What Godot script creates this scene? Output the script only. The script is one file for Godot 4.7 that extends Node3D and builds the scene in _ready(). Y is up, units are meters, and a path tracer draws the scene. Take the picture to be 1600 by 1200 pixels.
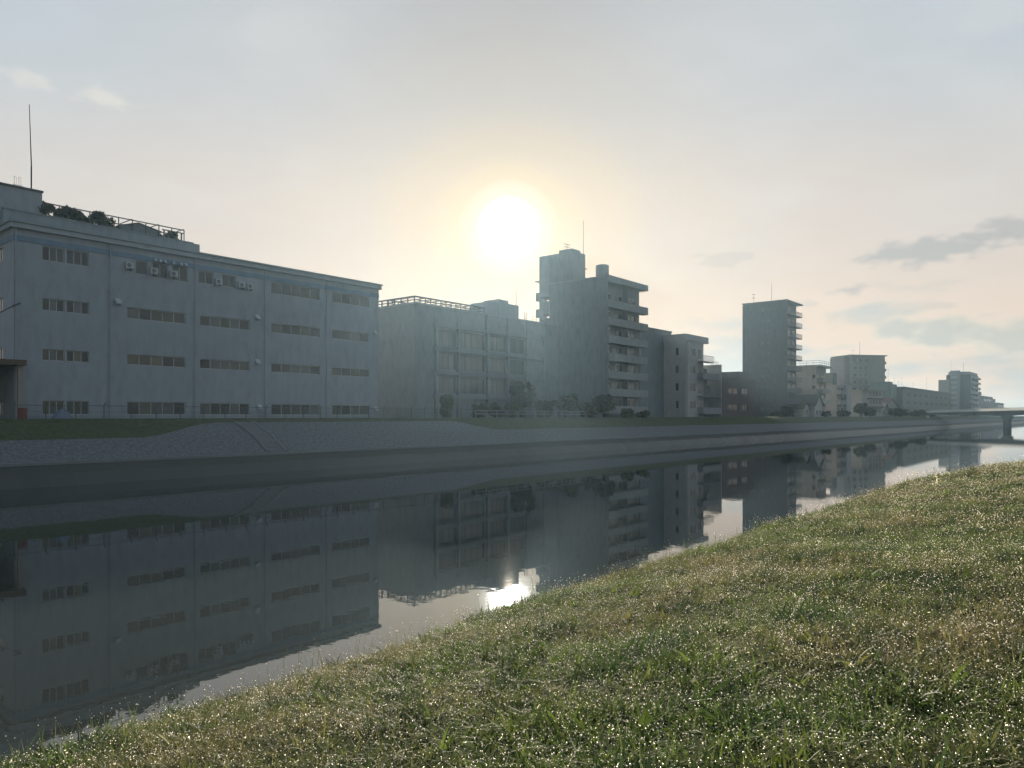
extends Node3D

# River frame: s runs downstream along the banks, p across the water away from the camera, y up from the water.
const TURN := 39.5
var R := Vector3(sin(deg_to_rad(TURN)), 0, -cos(deg_to_rad(TURN)))
var N := Vector3(-cos(deg_to_rad(TURN)), 0, -sin(deg_to_rad(TURN)))
var YAW := deg_to_rad(90.0 - TURN)
const EYE := 4.55
const GROUND := 4.2
var rng := RandomNumberGenerator.new()
var M := {}
var names := {}
var fine := FastNoiseLite.new()
var broad := FastNoiseLite.new()
var env: Environment


func rf(s: float, y: float, p: float) -> Vector3:
	return R * s + Vector3.UP * y + N * p


# ---------------------------------------------------------------- naming
func numbered(called: String) -> String:
	var n: int = names.get(called, -1) + 1
	names[called] = n
	return called if n == 0 else "%s_%03d" % [called, n]


func tag(o: Node3D, label := "", category := "", group := "", kind := "") -> Node3D:
	for k in [["label", label], ["category", category], ["group", group], ["kind", kind]]:
		if k[1] != "":
			o.set_meta(k[0], k[1])
	return o


func thing(called: String, label: String, category: String, at: Vector3, turn := 0.0, group := "") -> Node3D:
	var o := Node3D.new()
	o.name = numbered(called)
	add_child(o)
	o.position = at
	o.rotation.y = turn
	return tag(o, label, category, group)


func obj(called: String, mesh, material: Material, parent: Node3D = null, at := Transform3D()) -> MeshInstance3D:
	var o := MeshInstance3D.new()
	o.mesh = mesh.commit() if mesh is SurfaceTool else mesh
	o.material_override = material
	o.transform = at
	if parent == null:
		o.name = numbered(called)
		add_child(o)
	else:
		o.name = called
		parent.add_child(o, true)
	return o


func struct(called: String, mesh, material: Material) -> MeshInstance3D:
	var o := obj(called, mesh, material)
	o.set_meta("kind", "structure")
	return o


# ---------------------------------------------------------------- mesh helpers
func tool() -> SurfaceTool:
	var st := SurfaceTool.new()
	st.begin(Mesh.PRIMITIVE_TRIANGLES)
	return st


func tri(st: SurfaceTool, a: Vector3, b: Vector3, c: Vector3, n: Vector3) -> void:
	st.set_normal(n)
	if (b - a).cross(c - a).dot(n) > 0.0:
		st.add_vertex(a); st.add_vertex(c); st.add_vertex(b)
	else:
		st.add_vertex(a); st.add_vertex(b); st.add_vertex(c)


func quad(st: SurfaceTool, a: Vector3, b: Vector3, c: Vector3, d: Vector3, n: Vector3) -> void:
	tri(st, a, b, c, n)
	tri(st, a, c, d, n)


func flat_quad(st: SurfaceTool, a: Vector3, b: Vector3, c: Vector3, d: Vector3, out: Vector3) -> void:
	var n := (b - a).cross(c - a).normalized()
	quad(st, a, b, c, d, n if n.dot(out) >= 0 else -n)


func box(st: SurfaceTool, lo: Vector3, hi: Vector3, t := Transform3D()) -> void:
	var c := []
	for i in 8:
		c.append(t * Vector3(hi.x if i & 1 else lo.x, hi.y if i & 2 else lo.y, hi.z if i & 4 else lo.z))
	for f in [[0, 2, 6, 4, Vector3.LEFT], [1, 3, 7, 5, Vector3.RIGHT], [0, 1, 5, 4, Vector3.DOWN], [2, 3, 7, 6, Vector3.UP], [0, 1, 3, 2, Vector3.FORWARD], [4, 5, 7, 6, Vector3.BACK]]:
		quad(st, c[f[0]], c[f[1]], c[f[2]], c[f[3]], (t.basis * f[4]).normalized())


func box_mesh(lo: Vector3, hi: Vector3) -> SurfaceTool:
	var st := tool()
	box(st, lo, hi)
	return st


func rod(st: SurfaceTool, a: Vector3, b: Vector3, ra: float, rb := -1.0, sides := 8) -> void:
	if rb < 0: rb = ra
	var d := (b - a).normalized()
	var x := d.cross(Vector3.RIGHT if absf(d.x) < 0.8 else Vector3.BACK).normalized()
	var y := d.cross(x)
	for i in sides:
		var n0 := x * cos(TAU * i / sides) + y * sin(TAU * i / sides)
		var n1 := x * cos(TAU * (i + 1) / sides) + y * sin(TAU * (i + 1) / sides)
		var n := (n0 + n1).normalized()
		quad(st, a + n0 * ra, a + n1 * ra, b + n1 * rb, b + n0 * rb, n)
		tri(st, b, b + n0 * rb, b + n1 * rb, d)
		tri(st, a, a + n0 * ra, a + n1 * ra, -d)


# the four upright faces of a body w wide, d deep, its front on z = 0: u runs to the right as one looks at the face
func face(which: String, w: float, d: float) -> Transform3D:
	match which:
		"left": return Transform3D(Basis(Vector3.UP, -PI / 2), Vector3(0, 0, -d))
		"right": return Transform3D(Basis(Vector3.UP, PI / 2), Vector3(w, 0, 0))
		"back": return Transform3D(Basis(Vector3.UP, PI), Vector3(w, 0, -d))
	return Transform3D()


# a body whose faces have real openings; holes is {face: [Rect2, ...]}
func body(st: SurfaceTool, w: float, h: float, d: float, holes := {}, deep := 0.2) -> void:
	for which in ["front", "left", "right", "back"]:
		var t := face(which, w, d)
		var wide := w if which in ["front", "back"] else d
		var us := [0.0, wide]
		var vs := [0.0, h]
		var cut: Array = holes.get(which, [])
		for r in cut:
			for q in [r.position.x, r.end.x]:
				if not us.has(q): us.append(q)
			for q in [r.position.y, r.end.y]:
				if not vs.has(q): vs.append(q)
		us.sort(); vs.sort()
		var out := t.basis * Vector3.BACK
		for j in vs.size() - 1:
			var start := -1
			for i in us.size():
				var open := i == us.size() - 1
				if not open:
					var m := Vector2((us[i] + us[i + 1]) / 2, (vs[j] + vs[j + 1]) / 2)
					for r in cut:
						if r.has_point(m): open = true
				if open:
					if start >= 0:
						quad(st, t * Vector3(us[start], vs[j], 0), t * Vector3(us[i], vs[j], 0), t * Vector3(us[i], vs[j + 1], 0), t * Vector3(us[start], vs[j + 1], 0), out)
					start = -1
				elif start < 0:
					start = i
		for r in cut:
			var a: Vector2 = r.position
			var b: Vector2 = r.end
			var k := Vector3(0, 0, -deep)
			for e in [[a.x, a.y, b.x, a.y, Vector3.UP], [a.x, b.y, b.x, b.y, Vector3.DOWN], [a.x, a.y, a.x, b.y, Vector3.RIGHT], [b.x, a.y, b.x, b.y, Vector3.LEFT]]:
				var p := Vector3(e[0], e[1], 0)
				var q := Vector3(e[2], e[3], 0)
				quad(st, t * p, t * q, t * (q + k), t * (p + k), t.basis * e[4])
	quad(st, Vector3(0, h, 0), Vector3(w, h, 0), Vector3(w, h, -d), Vector3(0, h, -d), Vector3.UP)


# a window set back into its opening: frame with n panes, each pane a sub-part
func window(parent: Node3D, t: Transform3D, r: Rect2, n: int, frame: Material, glass: Array, deep := 0.14, bar := 0.06) -> void:
	var st := tool()
	var a := r.position
	var b := r.end
	for q in [[a.x, a.y, b.x, a.y + bar], [a.x, b.y - bar, b.x, b.y]]:
		box(st, Vector3(q[0], q[1], -deep), Vector3(q[2], q[3], -deep + 0.05))
	for i in n + 1:
		var x := lerpf(a.x + bar / 2, b.x - bar / 2, float(i) / n)
		box(st, Vector3(x - bar / 2, a.y + bar, -deep), Vector3(x + bar / 2, b.y - bar, -deep + 0.045))
	var f := obj("window", st, frame, parent, t)
	for i in n:
		var x0 := lerpf(a.x, b.x, float(i) / n)
		var x1 := lerpf(a.x, b.x, float(i + 1) / n)
		obj("pane", box_mesh(Vector3(x0 + 0.01, a.y + 0.01, -deep - 0.05), Vector3(x1 - 0.01, b.y - 0.01, -deep + 0.01 + 0.004 * (i % 2))), glass[rng.randi() % glass.size()], f)


# ---------------------------------------------------------------- materials
func noise_tex(freq: float, seed_: int, ramp: Array, size := 512, octaves := 4, bump := 0.0) -> NoiseTexture2D:
	var n := FastNoiseLite.new()
	n.noise_type = FastNoiseLite.TYPE_SIMPLEX_SMOOTH
	n.seed = seed_
	n.frequency = freq
	n.fractal_octaves = octaves
	var t := NoiseTexture2D.new()
	t.width = size
	t.height = size
	t.seamless = true
	t.noise = n
	if bump > 0:
		t.as_normal_map = true
		t.bump_strength = bump
	if ramp.size():
		var g := Gradient.new()
		g.offsets = PackedFloat32Array(ramp.map(func(x): return x[0]))
		g.colors = PackedColorArray(ramp.map(func(x): return x[1]))
		t.color_ramp = g
	return t


func lin(r: float, g: float, b: float) -> Color:
	return Color(r, g, b).linear_to_srgb()


func mat(color: Color, rough := 0.85, tex: Texture2D = null, scale := Vector3.ONE, metal := 0.0) -> StandardMaterial3D:
	var m := StandardMaterial3D.new()
	m.albedo_color = color
	m.roughness = rough
	m.metallic = metal
	if tex:
		m.albedo_texture = tex
		m.uv1_triplanar = true
		m.uv1_world_triplanar = true
		m.uv1_scale = scale
	return m


func materials() -> void:
	var g := func(v): return Color(v, v, v)
	var stain := noise_tex(0.012, 3, [[0.0, g.call(0.84)], [0.45, g.call(0.95)], [1.0, g.call(1.0)]], 512, 5)
	var grit := noise_tex(0.05, 9, [[0.0, g.call(0.66)], [0.5, g.call(0.88)], [1.0, g.call(1.0)]], 512, 4)
	var slabs := noise_tex(0.02, 31, [[0.0, g.call(0.55)], [0.4, g.call(0.78)], [0.6, g.call(0.88)], [1.0, g.call(1.0)]], 1024, 6)
	var turf := noise_tex(0.03, 12, [[0.0, Color(0.55, 0.52, 0.42)], [0.5, Color(0.8, 0.86, 0.7)], [1.0, Color(1, 1, 0.86)]], 512, 5)
	var streak := Vector3(0.22, 0.06, 0.22)
	var wall := func(r, gg, b): return mat(lin(r, gg, b), 0.88, stain, streak)
	M.factory = wall.call(0.345, 0.375, 0.405)
	M.factory_trim = wall.call(0.38, 0.42, 0.44)
	M.downpipe = mat(lin(0.31, 0.34, 0.36), 0.7)
	M.blue_band = mat(lin(0.17, 0.255, 0.35), 0.7, stain, streak)
	M.dark_trim = mat(lin(0.09, 0.095, 0.10), 0.8)
	M.roof_wall = wall.call(0.30, 0.34, 0.36)
	M.white = mat(lin(0.40, 0.42, 0.43), 0.6)
	M.school = wall.call(0.26, 0.275, 0.285)
	M.school_dark = wall.call(0.30, 0.32, 0.33)
	M.apart = wall.call(0.26, 0.275, 0.28)
	M.apart_trim = wall.call(0.31, 0.325, 0.325)
	M.block = wall.call(0.22, 0.25, 0.26)
	M.pale = wall.call(0.46, 0.45, 0.44)
	M.beige = wall.call(0.46, 0.43, 0.38)
	M.brown = wall.call(0.165, 0.145, 0.14)
	M.tower = wall.call(0.12, 0.12, 0.13)
	M.tower_trim = wall.call(0.22, 0.225, 0.24)
	M.grey = wall.call(0.33, 0.33, 0.34)
	M.olive = wall.call(0.25, 0.27, 0.24)
	M.tan_wall = wall.call(0.33, 0.29, 0.25)
	M.red_roof = mat(lin(0.24, 0.12, 0.09), 0.8, grit, Vector3.ONE * 0.4)
	M.dark_roof = mat(lin(0.07, 0.07, 0.07), 0.7, grit, Vector3.ONE * 0.4)
	M.shade = mat(lin(0.16, 0.12, 0.08), 0.9, grit, Vector3.ONE * 0.3)
	M.frame = mat(lin(0.42, 0.43, 0.43), 0.45)
	M.frame_dark = mat(lin(0.10, 0.10, 0.10), 0.5)
	M.metal = mat(lin(0.22, 0.23, 0.24), 0.45, null, Vector3.ONE, 0.6)
	M.steel = mat(lin(0.10, 0.105, 0.11), 0.6)
	M.galv = mat(lin(0.33, 0.34, 0.35), 0.5)
	var pane := func(r, gg, b): return mat(lin(r, gg, b), 0.12)
	M.glass = [pane.call(0.04, 0.045, 0.05), pane.call(0.065, 0.07, 0.07), pane.call(0.09, 0.09, 0.08), pane.call(0.05, 0.055, 0.06), pane.call(0.13, 0.135, 0.14)]
	M.glass_yellow = [pane.call(0.095, 0.098, 0.075), pane.call(0.07, 0.075, 0.07), pane.call(0.14, 0.135, 0.10), pane.call(0.04, 0.045, 0.045), pane.call(0.11, 0.12, 0.12)]
	M.glass_far = [mat(lin(0.07, 0.075, 0.075), 0.6), mat(lin(0.09, 0.09, 0.085), 0.6)]
	M.glass_dim = [pane.call(0.15, 0.16, 0.165), pane.call(0.13, 0.14, 0.145)]
	M.ground = mat(lin(0.12, 0.12, 0.10), 0.95, grit, Vector3.ONE * 0.2)
	M.concrete = mat(lin(0.20, 0.205, 0.205), 0.9, slabs, Vector3(0.16, 0.3, 0.16))
	M.coping = mat(lin(0.27, 0.28, 0.28), 0.85, grit, Vector3.ONE * 0.5)
	M.mud = mat(lin(0.08, 0.077, 0.067), 0.85, grit, Vector3(0.25, 1.2, 0.25))
	M.wet_mud = mat(lin(0.062, 0.06, 0.052), 0.5, grit, Vector3(0.25, 1.2, 0.25))
	M.verge = mat(lin(0.10, 0.10, 0.062), 0.95, turf, Vector3.ONE * 0.15)
	M.soil = mat(lin(0.045, 0.055, 0.025), 1.0, turf, Vector3.ONE * 3.0)
	M.soil.metallic_specular = 0.1
	M.bridge = wall.call(0.16, 0.18, 0.17)
	M.bridge_rail = mat(lin(0.70, 0.66, 0.60), 0.6)
	M.bridge_rail.backlight_enabled = true
	M.bridge_rail.backlight = lin(0.7, 0.7, 0.7)
	M.red = mat(lin(0.20, 0.07, 0.055), 0.6)
	M.tarp = mat(lin(0.17, 0.21, 0.28), 0.55)
	var leaf := StandardMaterial3D.new()
	leaf.vertex_color_use_as_albedo = true
	leaf.roughness = 0.6
	leaf.backlight_enabled = true
	leaf.backlight = lin(0.5, 0.5, 0.5)
	M.leaf = leaf
	M.bark = mat(lin(0.06, 0.05, 0.04), 0.95)
	var blade := leaf.duplicate()
	blade.roughness = 0.62
	blade.metallic_specular = 0.35
	blade.backlight = lin(0.9, 0.9, 0.9)
	M.blade = blade
	var w := StandardMaterial3D.new()
	w.albedo_color = lin(0.034, 0.040, 0.037)
	w.roughness = 0.012
	w.metallic_specular = 0.7
	w.normal_enabled = true
	w.normal_texture = noise_tex(0.012, 21, [], 1024, 4, 1.0)
	w.normal_scale = 0.07
	w.uv1_triplanar = true
	w.uv1_world_triplanar = true
	w.uv1_scale = Vector3(0.09, 0.09, 0.09)
	M.water = w
	var dew := StandardMaterial3D.new()
	dew.albedo_color = Color(1, 0.95, 0.87)
	dew.metallic = 1.0
	dew.roughness = 0.30
	M.dew = dew


# ---------------------------------------------------------------- sky
func key(x: float, stops: Array) -> Vector3:
	for i in stops.size() - 1:
		if x < stops[i + 1][0]:
			var t: float = clampf((x - stops[i][0]) / (stops[i + 1][0] - stops[i][0]), 0, 1)
			return stops[i][1].lerp(stops[i + 1][1], t * t * (3 - 2 * t))
	return stops[-1][1]


const SUN_EL := 14.2
const SKY_LEVEL := 0.62   # the photograph is exposed for the shade
const SUN_AZ := -0.25
var air := [[0.0, Vector3(0.67, 0.53, 0.42)], [5.0, Vector3(0.725, 0.60, 0.495)], [14.0, Vector3(0.62, 0.575, 0.535)], [24.0, Vector3(0.515, 0.535, 0.55)], [40.0, Vector3(0.405, 0.455, 0.505)], [90.0, Vector3(0.28, 0.345, 0.42)]]
var halo := [[0.0, Vector3(10, 9.6, 8.8)], [1.2, Vector3(6, 5.7, 5.1)], [1.9, Vector3(0.9, 0.8, 0.6)], [2.5, Vector3(0.27, 0.16, 0.0)], [4.0, Vector3(0.18, 0.045, -0.12)], [7.0, Vector3(0.11, 0.0, -0.11)], [12.0, Vector3(0.045, -0.015, -0.065)], [20.0, Vector3(0.02, -0.01, -0.03)], [34.0, Vector3(0, 0, 0)]]


# one cloud: an ellipse in degrees whose edge noise eats into
func puff(az: float, el: float, c: Vector2, size: Vector2, rough: float) -> float:
	var d := Vector2((az - c.x) / size.x, (el - c.y) / size.y).length()
	var n := fine.get_noise_2d(az * 22.0, el * 60.0) * rough + broad.get_noise_2d(az * 9.0, el * 30.0) * rough
	return smoothstep(1.0, 0.35, d + n)


func sky_color(az: float, el: float) -> Vector3:
	var e := maxf(el, 0.0)
	var c := key(e, air)
	var side := clampf(absf(az) / 40.0, 0, 1)
	var up := smoothstep(8.0, 30.0, e)
	c *= Vector3(1, 1, 1).lerp(Vector3(0.94, 1.02, 1.08), side * up)
	c *= lerpf(1.0, 0.86, up * (1.0 - smoothstep(0.0, 20.0, absf(az))))
	var da := (az - SUN_AZ) * cos(deg_to_rad(e))
	var de := (el - SUN_EL)
	var far := Vector2(da, de * (1.25 if de > 0 else 1.0)).length()
	var near := Vector2(da, de).length()
	c += key(lerpf(near, far, smoothstep(3.0, 6.0, near)), halo)
	c *= Vector3.ONE.lerp(Vector3(0.50, 0.60, 0.68), smoothstep(35.0, 130.0, Vector2(az, e * 0.9).length()))
	if absf(az) < 75.0 and e < 60.0:
		# thin high veil
		var v := broad.get_noise_2d(az * 3.0 + 40.0, e * 7.0) * 0.6 + fine.get_noise_2d(az * 8.0, e * 24.0) * 0.4
		c *= 1.0 + 0.05 * v * smoothstep(6.0, 14.0, near)
		var st := smoothstep(0.05, 0.45, broad.get_noise_2d(az * 4.0 - e * 5.0 + 90.0, e * 9.0 + az * 2.0)) * smoothstep(9.0, 20.0, absf(az)) * smoothstep(7.0, 16.0, e)
		c = c.lerp(Vector3(0.66, 0.655, 0.63), st * 0.22)
		# low cloud banks right of the sun
		var bank := smoothstep(-0.25, 0.35, broad.get_noise_2d(az * 5.5, e * 26.0) + 0.35 * fine.get_noise_2d(az * 16.0, e * 40.0) + 0.3 - absf(e - 3.4) * 0.16) * smoothstep(9.0, 19.0, absf(az))
		c = c.lerp(Vector3(0.525, 0.52, 0.485), bank * 0.95)
		var glow := smoothstep(0.15, 0.5, broad.get_noise_2d(az * 3.0 + 7.0, e * 40.0)) * smoothstep(4.4, 3.0, e) * smoothstep(12.0, 20.0, az)
		c = c.lerp(Vector3(0.78, 0.60, 0.46), glow * 0.6)
		for k in [[30.5, 5.3, 3.6, 1.6, 0.35, 0.95], [27.4, 5.7, 2.0, 1.0, 0.4, 0.9], [35.0, 4.8, 4.5, 1.5, 0.4, 0.9]]:
			var a := puff(az, el, Vector2(k[0], k[1]), Vector2(k[2], k[3]), k[4])
			var rim := puff(az, el - 0.22, Vector2(k[0], k[1]), Vector2(k[2], k[3]), k[4])
			c = c.lerp(Vector3(0.80, 0.70, 0.56), a * 0.45)
			c = c.lerp(Vector3(0.50, 0.50, 0.455), rim * a * k[5])
		for k in [[30.6, 11.0, 5.6, 1.0, 0.55, 0.8], [34.5, 12.0, 3.4, 1.1, 0.5, 0.75], [24.6, 8.8, 1.7, 0.5, 0.5, 0.65], [20.6, 8.1, 1.8, 0.5, 0.7, 0.35], [15.8, 11.6, 2.4, 0.6, 0.8, 0.25], [30.0, 7.4, 2.2, 0.35, 0.6, 0.3]]:
			var a := puff(az, el, Vector2(k[0], k[1]), Vector2(k[2], k[3]), k[4])
			c = c.lerp(Vector3(0.41, 0.42, 0.415), a * k[5])
		for k in [[-28.6, 20.6, 2.3, 0.8, 0.5, 0.5], [-33.5, 20.8, 1.8, 0.7, 0.5, 0.4]]:
			c = c.lerp(Vector3(0.74, 0.70, 0.63), puff(az, el, Vector2(k[0], k[1]), Vector2(k[2], k[3]), k[4]) * k[5])
	return c * SKY_LEVEL


func sky_image() -> Image:
	var w := 512
	var coarse := Image.create(w, w / 2, false, Image.FORMAT_RGBF)
	for y in w / 2:
		var el := 90.0 - (y + 0.5) * 360.0 / w
		for x in w:
			var az := (x + 0.5) * 360.0 / w
			var c := sky_color(az if az < 180 else az - 360.0, el) if el > -2.0 else Vector3(0.05, 0.05, 0.046)
			coarse.set_pixel(x, y, Color(c.x, c.y, c.z))
	var big := 4096
	coarse.resize(big, big / 2, Image.INTERPOLATE_BILINEAR)
	for part in [[0, 480], [big - 480, big]]:   # the forward part of the sky at full fineness
		for y in range(big / 4 - 460, big / 4 + 6):
			var el := 90.0 - (y + 0.5) * 360.0 / big
			for x in range(part[0], part[1]):
				var az := (x + 0.5) * 360.0 / big
				var c := sky_color(az if az < 180 else az - 360.0, el)
				coarse.set_pixel(x, y, Color(c.x, c.y, c.z))
	return coarse


func camera_and_light() -> void:
	var cam := Camera3D.new()
	cam.name = "camera"
	cam.position = Vector3(0, EYE, 0)
	cam.projection = Camera3D.PROJECTION_FRUSTUM
	cam.near = 0.05
	cam.far = 6000.0
	cam.size = 1200.0 / 1155.0 * cam.near
	cam.frustum_offset = Vector2(0, 50.0 / 1155.0 * cam.near)
	add_child(cam)
	cam.current = true
	env = Environment.new()
	env.background_mode = Environment.BG_SKY
	var pan := PanoramaSkyMaterial.new()
	pan.panorama = ImageTexture.create_from_image(sky_image())
	var sky := Sky.new()
	sky.sky_material = pan
	env.sky = sky
	env.tonemap_mode = Environment.TONE_MAPPER_LINEAR
	env.tonemap_exposure = 1.8
	env.sdfgi_enabled = true
	env.ssao_enabled = true
	env.ssil_enabled = true
	env.volumetric_fog_enabled = true
	env.volumetric_fog_density = 0.00024
	env.volumetric_fog_anisotropy = 0.72
	env.volumetric_fog_albedo = lin(0.51, 0.77, 1.0)
	var we := WorldEnvironment.new()
	we.name = "world_environment"
	we.environment = env
	add_child(we)
	var sun := DirectionalLight3D.new()
	sun.name = "sun"
	sun.light_energy = 1.6
	sun.light_color = Color(1.0, 0.94, 0.84)
	sun.light_angular_distance = 0.5
	sun.shadow_enabled = true
	add_child(sun)
	var to_sun := Vector3(sin(deg_to_rad(SUN_AZ)) * cos(deg_to_rad(SUN_EL)), sin(deg_to_rad(SUN_EL)), -cos(deg_to_rad(SUN_AZ)) * cos(deg_to_rad(SUN_EL)))
	sun.look_at_from_position(Vector3.ZERO, -to_sun, Vector3.UP)


# ---------------------------------------------------------------- terrain and water
# a strip extruded along the river between two edge curves, each a Callable s -> Vector2(p, y)
func strip(st: SurfaceTool, ss: Array, curves: Array, bumpy := 0.0) -> void:
	var pt := func(i, j):
		var q: Vector2 = curves[j].call(ss[i])
		var v := rf(ss[i], q.y, q.x)
		if bumpy > 0 and j > 0 and j < curves.size() - 1:
			v.y += fine.get_noise_2d(ss[i] * 30.0, q.x * 30.0) * bumpy
		return v
	for i in ss.size() - 1:
		for j in curves.size() - 1:
			flat_quad(st, pt.call(i, j), pt.call(i + 1, j), pt.call(i + 1, j + 1), pt.call(i, j + 1), Vector3.UP)


func steps(a: float, b: float, d: float) -> Array:
	var out := []
	var n := int(ceil((b - a) / d))
	for i in n + 1:
		out.append(lerpf(a, b, float(i) / n))
	return out


# how far the concrete reaches up the far slope: 0 = low edge, 1 = all the way up
func apron(s: float) -> float:
	return smoothstep(25.0, 32.5, s) * (1.0 - smoothstep(60.5, 67.0, s))


func slope_at(t: float) -> Vector2:   # the far slope, t 0..1 from the concrete's foot to the levee's top
	if t < 0.4:
		return Vector2(lerpf(55.0, 57.0, t / 0.4), lerpf(1.5, 2.9, t / 0.4))
	return Vector2(lerpf(57.0, 60.0, (t - 0.4) / 0.6), lerpf(2.9, 4.33, (t - 0.4) / 0.6))


func far_bank() -> void:
	var ss := steps(-60, 160, 1.5) + steps(162, 900, 12.0)
	var shore := func(s): return Vector2(53.0 + 0.25 * broad.get_noise_1d(s * 12.0), 0.0)
	var st := tool()
	var tide := func(s): return Vector2(53.9 + 0.2 * fine.get_noise_1d(s * 20.0), 0.78 + 0.1 * fine.get_noise_1d(s * 34.0))
	strip(st, ss, [func(s): return Vector2(50.0, -1.6), shore, tide])
	struct("wet_mud", st, M.wet_mud)
	st = tool()
	strip(st, ss, [tide, func(s): return Vector2(54.94, 1.36)])
	struct("riverbank_mud", st, M.mud)
	st = tool()
	for i in ss.size() - 1:
		var a := rf(ss[i], 1.30, 54.8)
		var b := rf(ss[i + 1], 1.30, 54.8)
		flat_quad(st, a, b, b + Vector3.UP * 0.2, a + Vector3.UP * 0.2, -N)
		flat_quad(st, a + Vector3.UP * 0.2, b + Vector3.UP * 0.2, rf(ss[i + 1], 1.504, 55.02), rf(ss[i], 1.504, 55.02), Vector3.UP)
	struct("concrete_kerb", st, M.coping)
	st = tool()
	var curves := []
	for k in 7:
		curves.append(func(s): return slope_at(lerpf(0.0, lerpf(0.41, 0.86, apron(s)), k / 6.0)))
	strip(st, ss, curves)
	struct("riverbank_concrete", st, M.concrete)
	st = tool()
	curves = []
	for k in 7:
		curves.append(func(s): return slope_at(lerpf(lerpf(0.41, 0.86, apron(s)), 1.0, k / 6.0)))
	curves.append(func(s): return Vector2(61.8, 4.36))
	strip(st, ss, curves, 0.12)
	struct("riverbank_grass", st, M.verge)
	st = tool()
	strip(st, steps(-500, 1400, 100.0), [func(s): return Vector2(61.7, 4.28), func(s): return Vector2(64.0, GROUND), func(s): return Vector2(900.0, GROUND)])
	struct("ground", st, M.ground)
	# a flight of steps down the apron
	st = tool()
	var a0 := 34.3
	for k in 14:
		var q := slope_at(lerpf(0.84, 0.02, k / 13.0))
		box(st, Vector3(0, -0.25, -0.16), Vector3(1.5, 0.09, 0.16), Transform3D(Basis(Vector3.UP, YAW), rf(a0 + k * 0.04, q.y, q.x)))
	for k in 13:
		var q0 := slope_at(lerpf(0.86, 0.0, k / 13.0))
		var q1 := slope_at(lerpf(0.86, 0.0, (k + 1) / 13.0))
		for e in [-0.1, 1.6]:
			rod(st, rf(a0 + e + k * 0.04, q0.y + 0.07, q0.x), rf(a0 + e + (k + 1) * 0.04, q1.y + 0.07, q1.x), 0.1, 0.1, 6)
	tag(struct("river_steps", st, M.coping), "")
	var water := PlaneMesh.new()
	water.size = Vector2(2600, 2600)
	struct("water", water, M.water)
	var bed := PlaneMesh.new()
	bed.size = Vector2(2600, 2600)
	struct("river_bed", bed, M.mud).position.y = -1.7


func crest(s: float) -> Vector2:   # the edge of the near meadow: p and y
	return Vector2(1.95 + 0.10 * broad.get_noise_1d(s * 10.0 + 30.0), 3.73 - 0.54 * smoothstep(9.0, 24.0, s) + 0.02 * fine.get_noise_1d(s * 24.0))


func meadow(s: float, p: float) -> float:
	var c := crest(s)
	var t := p - c.x
	var w := 0.22
	var over := w * log(1.0 + exp(clampf(t / w, -30, 30)))
	var back := maxf(-t - 4.0, 0.0)
	var y := c.y - 0.17 * t - 0.47 * over - 0.17 * back + 0.08
	var q := 1.0 if absf(s) < 60 else 0.0
	return maxf(y + q * (0.035 * broad.get_noise_2d(s * 40.0, p * 40.0) + 0.018 * fine.get_noise_2d(s * 60.0, p * 60.0)), -1.0)


func near_bank() -> void:
	var st := tool()
	var ss := steps(-400, -8, 28.0) + steps(-7.8, 30, 0.2) + steps(31, 60, 1.0) + steps(70, 500, 30.0)
	var pp := steps(-300, -8, 30.0) + steps(-7.5, -1.5, 0.5) + steps(-1.35, 4, 0.15) + steps(4.5, 11, 0.5)
	for i in ss.size():
		for p in pp:
			st.add_vertex(rf(ss[i], meadow(ss[i], p), p))
	for i in ss.size() - 1:
		for j in pp.size() - 1:
			var a := i * pp.size() + j
			for k in [a, a + 1, a + pp.size(), a + 1, a + pp.size() + 1, a + pp.size()]:
				st.add_index(k)
	st.generate_normals()
	struct("meadow_ground", st, M.soil)


func blade(st: SurfaceTool, at: Vector3, h: float, wide: float, lean: Vector3, col: Color, segs := 3) -> Vector3:
	var side := lean.cross(Vector3.UP).normalized()
	if side.length() < 0.5: side = Vector3.RIGHT
	side = side.rotated(Vector3.UP, rng.randf_range(-1.2, 1.2))
	var old := at
	var ow := wide
	for k in segs:
		var t := float(k + 1) / segs
		var q := at + Vector3.UP * h * t * (1.0 - 0.25 * t * lean.length()) + lean * h * t * t
		var nw := wide * (1.0 - t * t * 0.55) if k < segs - 1 else 0.0
		var n := (q - old).cross(side).normalized()
		st.set_color(col)
		if nw > 0:
			quad(st, old - side * ow / 2, q - side * nw / 2, q + side * nw / 2, old + side * ow / 2, n)
		else:
			tri(st, old - side * ow / 2, q, old + side * ow / 2, n)
		old = q
		ow = nw
	return old


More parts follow.
